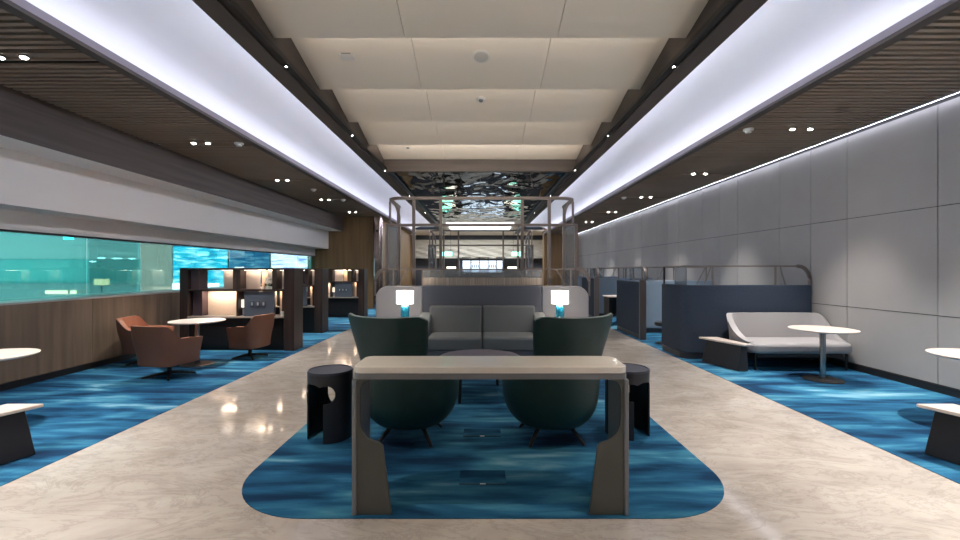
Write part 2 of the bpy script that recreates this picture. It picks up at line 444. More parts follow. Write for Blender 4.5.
# slats across the side ceilings
def slat_field(x0, x1, ya, yb, rowsy, name):
    m = MB(); q = 3.10 - .0935 * 75
    while q < yb - .06:
        if q > ya and not any(abs(q - r) < .11 for r in rowsy): m.box(x0, x1, q, q + .05, ZS, ZS + .03)
        q += .0935
    for r in rowsy: m.box(x0, x1, r - .075, r - .055, ZS, ZS + .03); m.box(x0, x1, r + .055, r + .075, ZS, ZS + .03); m.box(x0, x1, r - .055, r + .055, ZS + .022, ZS + .03)
    struct(m.build(name, m_slat))
    struct(MB().box(x0, x1, ya, yb, ZS + .043, ZS + .052).build(name + '_backing', M('black ceiling void', (20, 18, 17), .9)))
L_rows = [1.35, 4.14, 6.94, 9.8, 12.5, 15.2]; R_rows = [.4, 3.35, 6.25, 9.15, 12.1, 15.2, 18.4]
slat_field(-5.30, -3.66, Y0, YL, L_rows, 'ceiling_slats_left')
slat_field(3.66, 5.50, Y0, YE, R_rows, 'ceiling_slats_right')
slat_field(-4.0, -3.66, YL, YE, [], 'ceiling_slats_corridor')
struct(MB().box(-3.74, -3.63, Y0, YE, ZS - .005, ZS + .03).build('trim_slat_edge_left', m_beam))
struct(MB().box(3.63, 3.74, Y0, YE, ZS - .005, ZS + .03).build('trim_slat_edge_right', m_beam))
struct(MB().box(5.46, 5.51, Y0, YE, ZS - .005, ZS + .07).build('trim_wall_slot', M('lavender grey lip', (140, 132, 142), .6)))
struct(MB().box(5.53, 5.55, Y0, YE, ZS + .006, ZS + .016).build('trim_wall_led', m_ledwall))
struct(MB().box(5.51, 5.62, Y0, YE, ZS + .07, ZS + .10).build('ceiling_wall_slot', m_white))
# rippled steel ceiling, then a bright slotted ceiling beyond it
mc = MB()
for j in range(5):
    ya, yb = 9.05 + j * 2.0, 9.05 + (j + 1) * 2.0 - .012
    for xa, xb in ((-1.93, -.97), (-.96, 0), (.01, .96), (.97, 1.93)): mc.box(xa, xb, ya, yb, ZS + .12, ZS + .16)
struct(mc.build('ceiling_mirror', m_mirror))
struct(MB().box(-1.95, 1.95, 9.05, 19.1, ZS + .16, ZS + .19).build('ceiling_mirror_backing', m_black))
struct(MB().box(-2.0, 2.0, 19.1, YE, ZS + .2, ZS + .25).build('ceiling_far', m_cream))
struct(MB().box(-4.4, 4.4, YE, YF, ZS + .2, ZS + .25).build('ceiling_far_end', m_cream))
m_farled = emit_mat('far light slot', (.82, .92, 1), 1.8)
for k in range(4):
    tag(MB().box(-1.6, 1.6, 20.3 + k * 1.05, 20.75 + k * 1.05, ZS + .14, ZS + .195).build('ceiling_light', m_farled),
        '%s cool white light bar in the far ceiling beyond the rippled steel' % ('nearest', 'second', 'third', 'farthest')[k], 'ceiling light', 'far ceiling light bars')

# ------------------------------------------------------------------ ceiling fittings
def make_downlight(name, loc, label, group, power, tilt=(0, 0, 0), r=.034, color=C_NEUT, size=R(72)):
    t = thing(name, label, 'downlight', loc, 0, group)
    MB().lathe([(r * .95, -.002), (r * 1.25, -.004), (r * 1.3, .004), (r * .95, .02)], seg=20).build('trim_ring', m_black, t, True)
    MB().lathe([(0, -r * .4), (r * .5, -r * .34), (r * .85, -r * .18), (r * .95, .004), (0, .006)], seg=20).build('lens', m_bulb, t)
    d = bpy.data.lights.new('downlight_lamp', 'SPOT'); d.energy = power; d.spot_size = size; d.spot_blend = 1.0; d.color = color; d.shadow_soft_size = .05
    l = bpy.data.objects.new('downlight_lamp', d); COL.objects.link(l); l.parent = t; l.location = (0, 0, -.05); l.rotation_euler = tilt
    return t
NTH = ['nearest', 'second', 'third', 'fourth', 'fifth', 'sixth', 'farthest']
for side, rws, xs, wallname in (('left', L_rows[1:], (-4.62, -4.39), 'glazed wall'), ('right', R_rows[2:], (4.54, 4.80), 'grey wall')):
    for i, ry in enumerate(rws):
        for x in xs:
            inner = abs(x) == min(abs(q) for q in xs)
            nth = NTH[i] if i < len(rws) - 1 else 'farthest'
            make_downlight('downlight', (x, ry, ZS - .003), '%s lamp of the %s pair of downlights in the slatted ceiling by the %s' % ('aisle-side' if inner else 'wall-side', nth, wallname), 'paired downlights in the slatted ceilings', P_DOWN * (1.0 if inner else .45), size=R(72) if inner else R(62))
# the pairs over the seats beside and behind the camera position light the room too
for x, y0 in ((-4.5, 1.35), (4.67, .4), (4.67, 3.35)):
    d = bpy.data.lights.new('downlight_lamp', 'SPOT'); d.energy = P_DOWN * 2; d.spot_size = R(95); d.spot_blend = .6; d.color = C_NEUT; d.shadow_soft_size = .05
    l = bpy.data.objects.new('downlight_lamp', d); COL.objects.link(l); l.location = (x, y0, ZS)
tr_y = [4.36, 6.6, 8.9, 12.0, 15.5]
for sx, nm in ((-1, 'left'), (1, 'right')):
    for i, ty in enumerate(tr_y):
        make_downlight('track_spot', (sx * 1.965, ty, ZS + .012), '%s small spotlight in the black track on the %s edge of the cream ceiling' % (NTH[i] if i < 4 else 'farthest', nm), 'spots in the black tracks', P_TRACK, r=.014, color=C_WARM, size=R(80))
    for ty in (-1.8, .3, 2.2):
        d = bpy.data.lights.new('track_lamp', 'SPOT'); d.energy = P_TRACK; d.spot_size = R(80); d.spot_blend = .6; d.color = C_WARM; d.shadow_soft_size = .04
        l = bpy.data.objects.new('track_lamp', d); COL.objects.link(l); l.location = (sx * 1.965, ty, ZS - .01)
def detector(loc, label):
    t = thing('smoke_detector', label, 'smoke detector', loc, 0, 'ceiling smoke detectors')
    MB().lathe([(.07, 0), (.07, -.02), (.055, -.03)], seg=24).build('housing', m_device, t, True)
    MB().lathe([(.045, -.03), (.04, -.055), (.0, -.06)], seg=24).build('sensor', m_device, t, True)
    return t
detector((-3.89, 6.94, ZS), 'white smoke detector by the second downlight pair on the glazed side')
detector((-4.22, 10.9, ZS), 'white smoke detector beyond the third downlight pair on the glazed side')
detector((-3.98, 12.5, ZS), 'white smoke detector at the fourth downlight pair on the glazed side')
detector((3.90, 6.25, ZS), 'white smoke detector by the nearest downlight pair on the grey wall side')
detector((4.05, 12.1, ZS), 'white smoke detector by the third downlight pair on the grey wall side')
def panel_z(y):
    for ye in rowsY:
        if ye - 1.19 <= y <= ye: return zc(lerp(hi_, lo_, (y - ye + 1.19) / 1.19))
    return zc(lo_)
tilt_p = -math.atan((hi_ - lo_) / 1.19)
def on_panel(px, py):
    z = 2.4
    for _ in range(30):
        Y = 430 * z / (270 - py); z = panel_z(Y) - CZ
    return ((px - 480) / 430 * Y, Y, z + CZ)
p = on_panel(481, 56)
t = thing('ceiling_speaker', 'large round white speaker in the cream ceiling', 'speaker', p); t.rotation_euler = (tilt_p, 0, 0)
MB().lathe([(.10, .0), (.10, -.012), (.085, -.016)], seg=32).build('bezel', m_device, t, True)
MB().lathe([(0, -.022), (.05, -.021), (.085, -.015)], seg=32).build('grille', M('pale grey grille', (200, 197, 192), .7, bump=.4, bscale=900), t, True)
p = on_panel(481, 99.5)
t = thing('ceiling_sensor', 'small round sensor in the cream ceiling beyond the speaker', 'sensor', p); t.rotation_euler = (tilt_p, 0, 0)
MB().lathe([(.065, 0), (.065, -.01), (.045, -.014)], seg=24).build('bezel', m_device, t, True)
MB().lathe([(.035, -.013), (.025, -.03), (0, -.034)], seg=24).build('lens', m_steel, t, True)
p = on_panel(347, 55.5)
t = thing('emergency_light', 'small white rectangular fitting on the cream ceiling near the glazed side', 'emergency light', p); t.rotation_euler = (tilt_p, 0, 0)
MB().box(-.075, .075, -.05, .05, -.03, 0).build('housing', m_device, t, bevel=.008)
MB().box(-.055, .055, -.052, -.048, -.024, -.008).build('lens', M('grey lens', (150, 148, 142), .3), t)
p = on_panel(408, 147.5)
t = thing('ceiling_sensor', 'tiny dark sensor on the last cream panel by the cross beam', 'sensor', p)
MB().lathe([(.03, 0), (.03, -.02), (.0, -.03)], seg=16).build('dome', m_steel, t, True)

# ------------------------------------------------------------------ console table in front
CX, CW, CY, CD, CH = .063, .84, 2.61, .34, .91
t = thing('console_table', 'grey metal console table with beige stone top in front of the green chairs', 'console table', (CX, CY, .007))
MB().prism(rrect(-CW, CW, 0, CD, .06), CH - .046, CH - .006).build('table_top', m_stone, t, bevel=.004, bseg=2)
MB().prism(rrect(-CW + .004, CW - .004, .004, CD - .004, .035), CH - .082, CH - .046).build('apron', m_steel, t)
for sx in (-1, 1):
    o = [(CW, 0), (CW, CH - .085), (CW - .10, CH - .085)]
    o += [(CW - .05 - .045 * (1 - sin(R(a))), CH - .085 - .05 * (1 - cos(R(90 - a))) - .0) for a in (70, 40, 10)]
    o = [(CW, 0), (CW, CH - .083), (CW - .115, CH - .083)] + [(CW - .115 + .07 * sin(R(a)), CH - .153 + .07 * cos(R(a))) for a in (15, 30, 45, 60, 75, 90)]
    o += [(CW - .045, .58), (CW - .05, .54), (CW - .065, .50), (CW - .09, .470), (CW - .125, .452), (CW - .165, .438), (CW - .185, .420), (CW - .238, .0)]
    poly = [(sx * x, z) for x, z in o]
    leg = MB().prism(poly, .010, .028, 'y').build('leg', m_steel2, t, bevel=.003, bseg=2)
    MB().box(sx * (CW - .026), sx * (CW + .002), .0, CD, 0, CH - .083).build('side_plate', m_steel, leg, bevel=.006, bseg=2)

# ------------------------------------------------------------------ drum side tables
def drum(loc, label, mirror):
    t = thing('drum_side_table', label, 'side table', loc, 0, 'drum side tables beside the green chairs')
    Rr, H = .195, .60
    na, nz = 240, 110
    m = MB(); keep = []
    def hole(a, z):
        # a: degrees measured from the camera-facing direction, positive to the outside of the seating group
        a = (a + 19 + 180) % 360 - 180
        if 18 < a < 84 and z < .50 - .05 * (abs(a - 51) / 33) ** 3: return True
        dz = (z - .415) / .078; da = (a - 12) / 25
        if dz * dz + da * da < 1: return True
        dz = (z - .36) / .15; d2 = (((a - 206) + 180) % 360 - 180) / 33
        return dz * dz + d2 * d2 < 1
    vi = {}
    def vid(i, j, rr):
        i %= na; k = (i, j, rr)
        if k not in vi:
            a = R(i * 360 / na); s_ = -1 if not mirror else 1
            vi[k] = len(m.v); m.v.append((s_ * rr * sin(a), -rr * cos(a), j * (H - .02) / nz))
        return vi[k]
    solid = [[not hole(((i + .5) * 360 / na + 180) % 360 - 180, (j + .5) * (H - .02) / nz) for j in range(nz)] for i in range(na)]
    ri = Rr - .014
    for i in range(na):
        for j in range(nz):
            if not solid[i][j]: continue
            m.f.append((vid(i, j, Rr), vid(i + 1, j, Rr), vid(i + 1, j + 1, Rr), vid(i, j + 1, Rr)))
            m.f.append((vid(i, j, ri), vid(i, j + 1, ri), vid(i + 1, j + 1, ri), vid(i + 1, j, ri)))
            if not solid[(i + 1) % na][j]: m.f.append((vid(i + 1, j, Rr), vid(i + 1, j, ri), vid(i + 1, j + 1, ri), vid(i + 1, j + 1, Rr)))
            if not solid[i - 1][j]: m.f.append((vid(i, j, Rr), vid(i, j + 1, Rr), vid(i, j + 1, ri), vid(i, j, ri)))
            if j + 1 == nz or not solid[i][j + 1]: m.f.append((vid(i, j + 1, Rr), vid(i + 1, j + 1, Rr), vid(i + 1, j + 1, ri), vid(i, j + 1, ri)))
            if j == 0 or not solid[i][j - 1]: m.f.append((vid(i, j, Rr), vid(i, j, ri), vid(i + 1, j, ri), vid(i + 1, j, Rr)))
    m.build('drum_body', m_charcoal, t, True)
    MB().lathe([(0, H - .02), (Rr, H - .02), (Rr + .002, H - .012), (Rr, H), (Rr - .012, H), (Rr - .016, H - .006), (0, H - .006)], seg=48).build('top', m_stooltop, t, True, angle=30)
    return t
drum((-1.35, 3.88, .007), 'charcoal drum side table with cut-out, beside the console on the tan chair side', False)
drum((1.35, 3.95, .007), 'charcoal drum side table with cut-out, beside the console on the grey wall side', True)

# ------------------------------------------------------------------ green high-back lounge chairs
def make_lounge(loc, rz, label):
    t = thing('lounge_chair', label, 'lounge chair', loc, rz, 'green high back lounge chairs')
    PH = 128
    def rad(z):     # horizontal half-size at height z
        k = min(1, max(0, (z - .125) / .40)); return .17 + .25 * math.sqrt(max(0, 1 - (1 - k) ** 2.8))
    def rim(a):
        q = abs(a); return .60 - .05 * sstep(60, 125, q) + .16 * (1 - sstep(25, 62, q))
    def bucket(u, v, th):
        a = -PH + 2 * PH * u; z = lerp(.125, rim(a), v); r = rad(z) - th
        lean = .10 * max(0, z - .45)
        return (1.0 * r * sin(R(a)), -r * cos(R(a)) * (1.02 if abs(a) < 90 else 1.12) - lean * cos(R(a)) * 1.2, z + (th * .6 if v == 0 else 0))
    MB().shell(lambda u, v: bucket(u, v, 0), lambda u, v: bucket(u, v, .05), 48, 14).lathe([(0, .122), (.13, .122), (.165, .130), (.14, .2), (0, .2)], seg=32).build('shell', m_green, t, True, angle=60)
    def back(u, v, th):
        s = -1 + 2 * u; z = lerp(.46, 1.115 + .018 * abs(s) ** 3 - .03 * max(0, abs(s) - .9) / .1, v)
        hw = lerp(.315, .385, sstep(.60, 1.12, z)); 
        x = s * hw
        lean = -.30 * (z - .46) * .75
        curve = .16 * abs(s) ** 2.4
        y = -.395 + lean + curve + th
        return (x * (1 - th * .25), y, z - (.01 if th and v == 1 else 0))
    bk = MB().shell(lambda u, v: back(u, v, 0), lambda u, v: back(u, v, .055), 24, 16).build('backrest', m_green, t, True, angle=60)
    MB().tube([tuple(Vector(back(k / 24, 1, .027)) + Vector((0, 0, .004))) for k in range(25)], .012, 8).build('rim_highlight', m_rim, bk, True)
    sc = MB()
    sc.prism([(.30 * sin(R(a)) , -.02 - .30 * cos(R(a)) * (1 if abs(a) < 90 else 1.15)) for a in range(-180, 180, 10)], .30, .43)
    sc.build('seat_cushion', m_green, t, bevel=.04)
    for k in range(4):
        a = R(90 * k) + rz
        d = Vector((sin(a), -cos(a), 0))
        MB().tube([d * .12 + Vector((0, 0, .16)), d * .20 + Vector((0, 0, .135)), d * .31 + Vector((0, 0, .03)), d * .33 + Vector((0, 0, .008))], .016, 10, rs=[.02, .02, .016, .013]).build('leg', m_black, t, True)
    return t
make_lounge((-.62, 3.86, .007), R(-25), 'dark green high-back lounge chair beside the drum table on the tan chair side')
make_lounge((.63, 3.86, .007), R(25), 'dark green high-back lounge chair beside the drum table on the grey wall side')

# ------------------------------------------------------------------ round ottoman table
t = thing('coffee_table', 'round plum grey topped low table between green chairs and sofa', 'coffee table', (0, 5.2, .007))
MB().lathe([(0, .38), (.47, .38), (.495, .395), (.50, .42), (.49, .445), (.46, .452), (0, .452)], seg=56).build('top', m_ottoman, t, True, angle=50)
for a in (239.5, 329.5, 59.5, 149.5):
    c = Vector((.45 * cos(R(a)), .45 * sin(R(a)), 0)); MB().tube([c * .95 + Vector((0, 0, .38)), c + Vector((0, 0, 0))], .02, 12).build('leg', m_black, t, True)

# ------------------------------------------------------------------ grey centre sofa with high screen behind
SX = .04
t = thing('sofa', 'mid grey two-seat sofa facing the green chairs', 'sofa', (SX, 6.85, .007))
for s in (-1, 1):
    MB().box(s * .005, s * .885, 0, .85, .19, .42).build('seat_cushion', m_greysofa, t, bevel=.045)
    MB().prism([(.60, .40), (.80, .40), (.88, .86), (.72, .86)], s * .005, s * .93, 'x').build('back_cushion', m_greysofa, t, bevel=.035)
    MB().prism([(.08, .10), (.86, .10), (.86, .74), (.72, .74), (.16, .47)], s * .89, s * 1.10, 'x').build('armrest', m_greysofa, t, bevel=.03)
MB().box(-.88, .88, .02, .84, .08, .19).build('base', m_slate, t, bevel=.01)
for s in (-1, 1):
    for y in (.10, .76): MB().lathe([(.02, 0), (.024, .08)], (s * .82, y, 0), 12).build('leg', m_black, t)

t = thing('privacy_screen', 'high upholstered screen with pale end panels behind the grey sofa', 'screen', (SX, 7.78, .007))
MB().box(-1.08, 1.08, 0, .12, .06, 1.21).build('centre_panel', m_slate, t, bevel=.02)
for s in (-1, 1):
    o = [(1.085, .06), (1.93, .06), (1.93, .92)] + arc(1.70, .97, .235, 0, 90, 8) + [(1.085, 1.205)]
    MB().prism([(s * x, z) for x, z in o], 0, .12, 'y').build('end_panel', m_lightfab, t, bevel=.02)
MB().box(-1.9, 1.9, .02, .10, 0, .06).build('plinth', m_black, t)
def rail_run(parent, x0, x1, y, z0, z1, posts, mat=m_bronze, braces=(), endcurve=()):
    MB().box(x0, x1, y - .012, y + .012, z1 - .024, z1).build('top_rail', mat, parent)
    for x in posts: MB().box(x - .012, x + .012, y - .012, y + .012, z0, z1 - .02).build('post', mat, parent)
    for (xa, xb) in braces: MB().tube([(xa, y, z0), (xb, y, z1 - .02)], .008, 4).build('brace', mat, parent)
    for s in endcurve:
        xe = x1 if s > 0 else x0
        MB().tube([(xe - s * .02, y, z1 - .012)] + [(xe + s * .20 * sin(R(a)), y + .0, z1 - .012 - .24 * (1 - cos(R(a)))) for a in range(15, 91, 15)] + [(xe + s * .20, y, z1 - .50)], .03, 4, flat=(.012, .03)).build('end_bow', mat, parent, True)
rail_run(t, -1.75, 1.75, .06, 1.205, 1.52, (-1.62, -1.09, -.72, .72, 1.09, 1.62), braces=((-1.55, -1.35), (1.55, 1.35)), endcurve=(-1, 1))
MB().box(-1.075, 1.075, .052, .068, 1.215, 1.495).build('fluted_glass_pane', m_flute, t)
MB().box(-1.075, 1.075, .035, .050, 1.212, 1.355).build('fluted_base_strip', M('striped beige glass', (168, 158, 148), .5, rgb2=(120, 112, 106), vscale=(60, 1, 1)), t)

def side_cab(x, label):
    t = thing('side_cabinet', label, 'side table', (x, 7.35, .007), 0, 'side cabinets flanking the grey sofa')
    MB().box(-.30, .30, -.25, .28, .06, .61).build('carcass', m_lightfab, t, bevel=.008)
    MB().box(-.31, .31, -.26, .28, .61, .64).build('top', m_tabletop, t, bevel=.005)
    MB().box(-.28, .28, -.22, .26, 0, .06).build('plinth', m_black, t)
    return t
lampx = [(405 - 480) / 430 * 7.35, (560 - 480) / 430 * 7.35]
side_cab(lampx[0] - .10, 'pale side cabinet under the table lamp on the tan chair side of the sofa')
side_cab(lampx[1] + .10, 'pale side cabinet under the table lamp on the grey wall side of the sofa')
def lamp(x, label):
    t = thing('table_lamp', label, 'table lamp', (x, 7.35, .648), 0, 'blue based table lamps beside the sofa')
    m = MB(); n = 40; prof = [(.055, 0), (.068, .015), (.072, .06), (.072, .12), (.066, .165), (.045, .195), (.03, .205)]
    vs = []; k = len(prof)
    for j in range(n):
        a = 2 * pi * j / n; rr = 1 + .05 * cos(8 * a)
        vs += [(r * rr * cos(a), r * rr * sin(a), z * 1.3) for r, z in prof]
    fs = [(j * k + i, ((j + 1) % n) * k + i, ((j + 1) % n) * k + i + 1, j * k + i + 1) for j in range(n) for i in range(k - 1)]
    fs += [tuple(j * k for j in range(n))[::-1], tuple(j * k + k - 1 for j in range(n))]
    m.add(vs, fs).build('lamp_base', m_bluegl, t, True)
    MB().lathe([(.03, .262), (.032, .274), (.012, .281), (.012, .31)], seg=20).build('neck', m_chrome, t, True)
    MB().shell(lambda u, v: (.147 * cos(2 * pi * u), .147 * sin(2 * pi * u), lerp(.275, .495, v)), lambda u, v: (.143 * cos(2 * pi * u), .143 * sin(2 * pi * u), lerp(.275, .495, v)), 48, 2).build('lamp_shade', m_shade, t, True)
    d = bpy.data.lights.new('table_lamp_bulb', 'POINT'); d.energy = 9; d.color = (1, .84, .68); d.shadow_soft_size = .05
    l = bpy.data.objects.new('table_lamp_bulb', d); COL.objects.link(l); l.parent = t; l.location = (0, 0, .43)
    return t
lamp(lampx[0], 'blue ribbed table lamp with white shade, behind the green chair nearer the tan chairs')
lamp(lampx[1], 'blue ribbed table lamp with white shade, behind the green chair nearer the grey wall')

# ------------------------------------------------------------------ tall bronze frames behind the sofa
def pavilion(y, label, full=True):
    t = thing('metal_frame', label, 'frame', (.03, y, .007), 0, 'tall bronze frames along the centre')
    H1, H2, hw = 2.93, 2.40, 1.86
    w = .035
    def bar(n, *a): return MB().box(*a).build(n, m_bronze, t)
    bar('top_rail', -hw + .3, hw - .3, -w, w, H1 - .055, H1)
    bar('middle_rail', -hw, hw, -w * .8, w * .8, H2 - .05, H2)
    for x in (-1.33, -.80, .80, 1.33): bar('post', x - w * .8, x + w * .8, -w, w, 0, H1 - .05)
    for s in (-1, 1):
        bar('corner_post', s * hw - .03, s * hw + .03, .0, .06, 0, H2)
        bar('inner_post', s * (hw - .24) - .025, s * (hw - .24) + .025, -.03, .03, 0, H2)
        # corner of the top rail, bent back in plan
        MB().tube([(s * (hw - .32), 0, H1 - .028)] + [(s * (hw - .30 + .28 * sin(R(a))), .30 * (1 - cos(R(a))), H1 - .028) for a in range(15, 91, 15)] + [(s * (hw - .02), 1.2, H1 - .028)], .03, 4, flat=(.03, .028)).build('corner_rail', m_bronze, t)
        bar('upper_post', s * hw - .02, s * hw + .02, .28, .32, H2 - .02, H1 - .05)
        # bowed brace
        MB().tube([(s * (hw - .05) - s * .19 * sin(R(a)) * 1.0 - 0, .03, H1 - .06 - (H1 - H2 - .08) * (1 - cos(R(a)))) for a in range(0, 91, 10)], .03, 4, flat=(.014, .026)).build('bowed_brace', m_bronze, t, True)
        MB().box(s * (hw - .215), s * (hw - .03), .01, .025, .9, H2 - .05).build('fluted_glass_pane', m_flute, t)
        bar('side_rail', s * hw - .025, s * hw + .025, .06, 1.2, H2 - .05, H2)
        bar('rear_post', s * hw - .03, s * hw + .03, 1.17, 1.23, 0, H1 - .02)
    return t
pavilion(8.45, 'tall bronze frame with fluted glass corners just behind the sofa screen')
pavilion(15.4, 'second bronze frame, smaller in view, in the distance behind the first')

# ------------------------------------------------------------------ tan tub chairs and round tables on the glazed side
def make_tub(loc, rz, label):
    t = thing('tub_chair', label, 'armchair', loc, rz, 'tan leather tub chairs')
    PH = 128
    def sup(a, r):    # squarish plan
        s, c = sin(R(a)), cos(R(a)); k = (abs(s) ** 4.5 + abs(c) ** 4.5) ** (-1 / 4.5); return (r * k * s, -r * k * c)
    def rim(a):
        q = abs(a); return .56 + .18 * (1 - sstep(44, 72, q)) - .02 * sstep(90, 128, q)
    def tub(u, v, th):
        a = -PH + 2 * PH * u; z = lerp(.20, rim(a), v)
        r = (.285 + .04 * sstep(.2, .6, z)) - th
        x, y = sup(a, r); y -= .10 * max(0, z - .40) * (1 if abs(a) < 90 else 0)
        return (x * 1.05, y * 1.0 if abs(a) < 90 else y * 1.04, z)
    MB().shell(lambda u, v: tub(u, v, 0), lambda u, v: tub(u, v, .012), 60, 10).build('outer_shell', m_tanout, t, True, angle=60)
    MB().shell(lambda u, v: tub(u, v, .013), lambda u, v: tub(u, v, .055), 60, 10).build('inner_upholstery', m_tan, t, True, angle=60)
    MB().prism([sup(a, .27) for a in range(-180, 180, 6)], .21, .40).build('seat_cushion', m_tan, t, bevel=.035)
    MB().prism([sup(a, .28) for a in range(-180, 180, 6)], .19, .215).build('seat_pan', m_tanout, t)
    MB().lathe([(.035, .03), (.03, .06), (.028, .195)], seg=16).build('column', m_black, t, True)
    bs = MB()
    for k in range(4):
        a = R(45 + 90 * k); bs.tube([(0, 0, .06), (.18 * cos(a), .18 * sin(a), .035), (.31 * cos(a), .31 * sin(a), .012)], .016, 8, rs=[.022, .018, .012])
    bs.build('star_base', m_black, t, True)
    return t
make_tub((-4.37, 6.05, .007), R(-12), 'tan leather tub chair with its back to the viewer, nearest of the three')
make_tub((-5.35, 6.95, .007), R(-75), 'tan leather tub chair against the timber wall, partly behind another')
tc_ = make_tub((-3.93, 7.35, .007), R(82), 'tan leather tub chair in side view, in front of the shelving'); tc_.scale = (.9, .9, 1)

def make_round(loc, label):
    t = thing('pedestal_table', label, 'table', loc, 0, 'white round pedestal tables')
    MB().lathe([(0, .670), (.36, .670), (.385, .680), (.39, .690), (.385, .694), (0, .694)], seg=56).build('table_top', m_tabletop, t, True, angle=30)
    MB().lathe([(.036, .015), (.036, .672)], seg=20).build('column', m_chrome, t, True)
    MB().lathe([(0, 0), (.235, 0), (.235, .008), (.22, .013), (.05, .018), (.036, .03)], seg=48).build('foot_disc', m_disc, t, True, angle=30)
    return t
make_round((-4.48, 6.82, .007), 'white round pedestal table among the tan tub chairs')
make_round((-4.66, 4.02, .007), 'white round table cut by the frame edge beside the timber wall')
make_round((4.67, 5.86, .007), 'white round pedestal table in front of the pale grey sofa')
make_round((4.72, 4.02, .007), 'white round table cut by the frame edge beside the grey wall')

# angular bench-end tables
def end_table(loc, mirror, label):
    t = thing('end_table', label, 'side table', loc, 0, 'angular dark end tables with white tops')
    s = -1 if mirror else 1
    P = [(0, 0), (.28, -.74), (.42, -.74), (.30, 0)]
    MB().prism([(s * x, y) for x, y in P], .372, .40).build('top', m_tabletop, t, bevel=.006, bseg=2)
    low = [(.03, -.03), (.225, -.70), (.38, -.70), (.27, -.02)]; hi2 = [(.10, -.05), (.30, -.66), (.38, -.66), (.27, -.02)]
    vs = [(s * x, y, 0) for x, y in low] + [(s * x, y, .372) for x, y in hi2]
    MB().add(vs, [(3, 2, 1, 0), (4, 5, 6, 7), (0, 1, 5, 4), (1, 2, 6, 5), (2, 3, 7, 6), (3, 0, 4, 7)]).build('body', m_charcoal, t, bevel=.008, bseg=2)
    return t
end_table((3.58, 7.04, .007), False, 'dark angular end table with white top beside the pale grey sofa')
end_table((3.57, 3.52, .007), False, 'dark angular end table with white top at the picture edge, grey wall side')
end_table((-3.57, 3.52, .007), True, 'dark angular end table with white top at the picture edge, timber wall side')

# ------------------------------------------------------------------ pale sofa on the right
t = thing('curved_sofa', 'pale grey curved-back sofa against the navy partition', 'sofa', (4.08, 6.36, .007))
SWd = 1.42
MB().prism(rrect(-.02, SWd + .05, -.02, .66, .12, 6), .25, .405).build('seat_cushion', m_palesofa, t, bevel=.05, bseg=4)
MB().prism(rrect(.05, SWd - .05, .05, .62, .08, 6), .19, .262).build('base', m_charcoal, t)
def path(u):
    L = [(.02, .14), (-.03, .32), (-.06, .48), (-.04, .60), (.06, .69), (.26, .73), (SWd / 2, .73), (SWd - .26, .73), (SWd - .08, .69), (SWd + .01, .60), (SWd + .03, .48), (SWd + .02, .32), (SWd, .14)]
    n = len(L) - 1; i = min(int(u * n), n - 1); t_ = u * n - i
    P0, P1, P2, P3 = L[max(i - 1, 0)], L[i], L[i + 1], L[min(i + 2, n)]
    return tuple(.5 * (2 * b_ + (c_ - a_) * t_ + (2 * a_ - 5 * b_ + 4 * c_ - d_) * t_ ** 2 + (3 * b_ - a_ - 3 * c_ + d_) * t_ ** 3) for a_, b_, c_, d_ in zip(P0, P1, P2, P3))
def sofaback(u, v, th):
    x, y = path(u); q = abs(u - .5) * 2
    top = .79 - .38 * sstep(.40, 1.0, q)
    z = lerp(.24, top, v)
    cx, cy = SWd / 2, .1
    dx, dy = (x - cx) / SWd * 1.2, (y - cy); l = math.hypot(dx, dy)
    off = -th + .05 * v * v
    return (x + dx / l * off, y + dy / l * off * .8, z)
MB().shell(lambda u, v: sofaback(u, v, 0), lambda u, v: sofaback(u, v, .09), 60, 10).build('backrest', m_palesofa, t, True, angle=50, bevel=.0)
for x in (.03, SWd - .03):
    for y in (.06, .60): MB().tube([(x, y, .24), (x, y, 0)], .016, 12).build('leg', m_black, t, True)

# ------------------------------------------------------------------ navy booth partitions along the grey wall
def offset_L(x0, y0, x1, y1, th, r=.16):
    # L plan: along y0 from x1 to x0 (rounded corner), then along x0 to y1
    o = [(x1, y0)] + [(x0 + r + r * cos(R(a)), y0 + r + r * sin(R(a))) for a in range(270, 179, -10)] + [(x0, y1)]
    ri = r - th
    i = [(x0 + th, y1)] + [(x0 + r + ri * cos(R(a)), y0 + r + ri * sin(R(a))) for a in range(180, 271, 10)] + [(x1, y0 + th)]
    return o + i
t = thing('booth_partition', 'navy fabric partition with rounded corner behind the pale grey sofa', 'partition', (3.40, 7.20, .007), 0, 'navy booth partitions')
MB().prism(offset_L(0, 0, 2.16, .86, .10), .10, 1.24).build('fabric_panel', m_navy, t, bevel=.02)
MB().prism(offset_L(.01, .01, 2.15, .84, .08, .15), 0, .10).build('plinth', m_charcoal, t)
rail_run(t, .15, 1.96, .05, 1.235, 1.57, (.52, 1.58,), braces=((1.75, 1.66),), endcurve=(1,))
MB().box(.03, .055, .15, .86, 1.546, 1.57).build('side_rail', m_bronze, t)
MB().tube([(.15, .05, 1.558), (.08, .07, 1.558), (.05, .10, 1.558), (.042, .16, 1.558)], .012, 4).build('corner_rail', m_bronze, t)
MB().box(.03, .055, .82, .86, 1.235, 1.55).build('post', m_black, t)
MB().box(.18, .40, .70, .712, 1.20, 1.546).build('fluted_glass_pane', m_flute, t)
for a_, b_ in ((.48, .62), (.60, .70)): MB().tube([(a_ * 1.2, .70, 1.235), (b_ * 1.2, .70, 1.55)], .008, 4).build('brace', m_bronze, t)
MB().box(.15, 1.0, .69, .71, 1.546, 1.57).build('rear_rail', m_bronze, t)

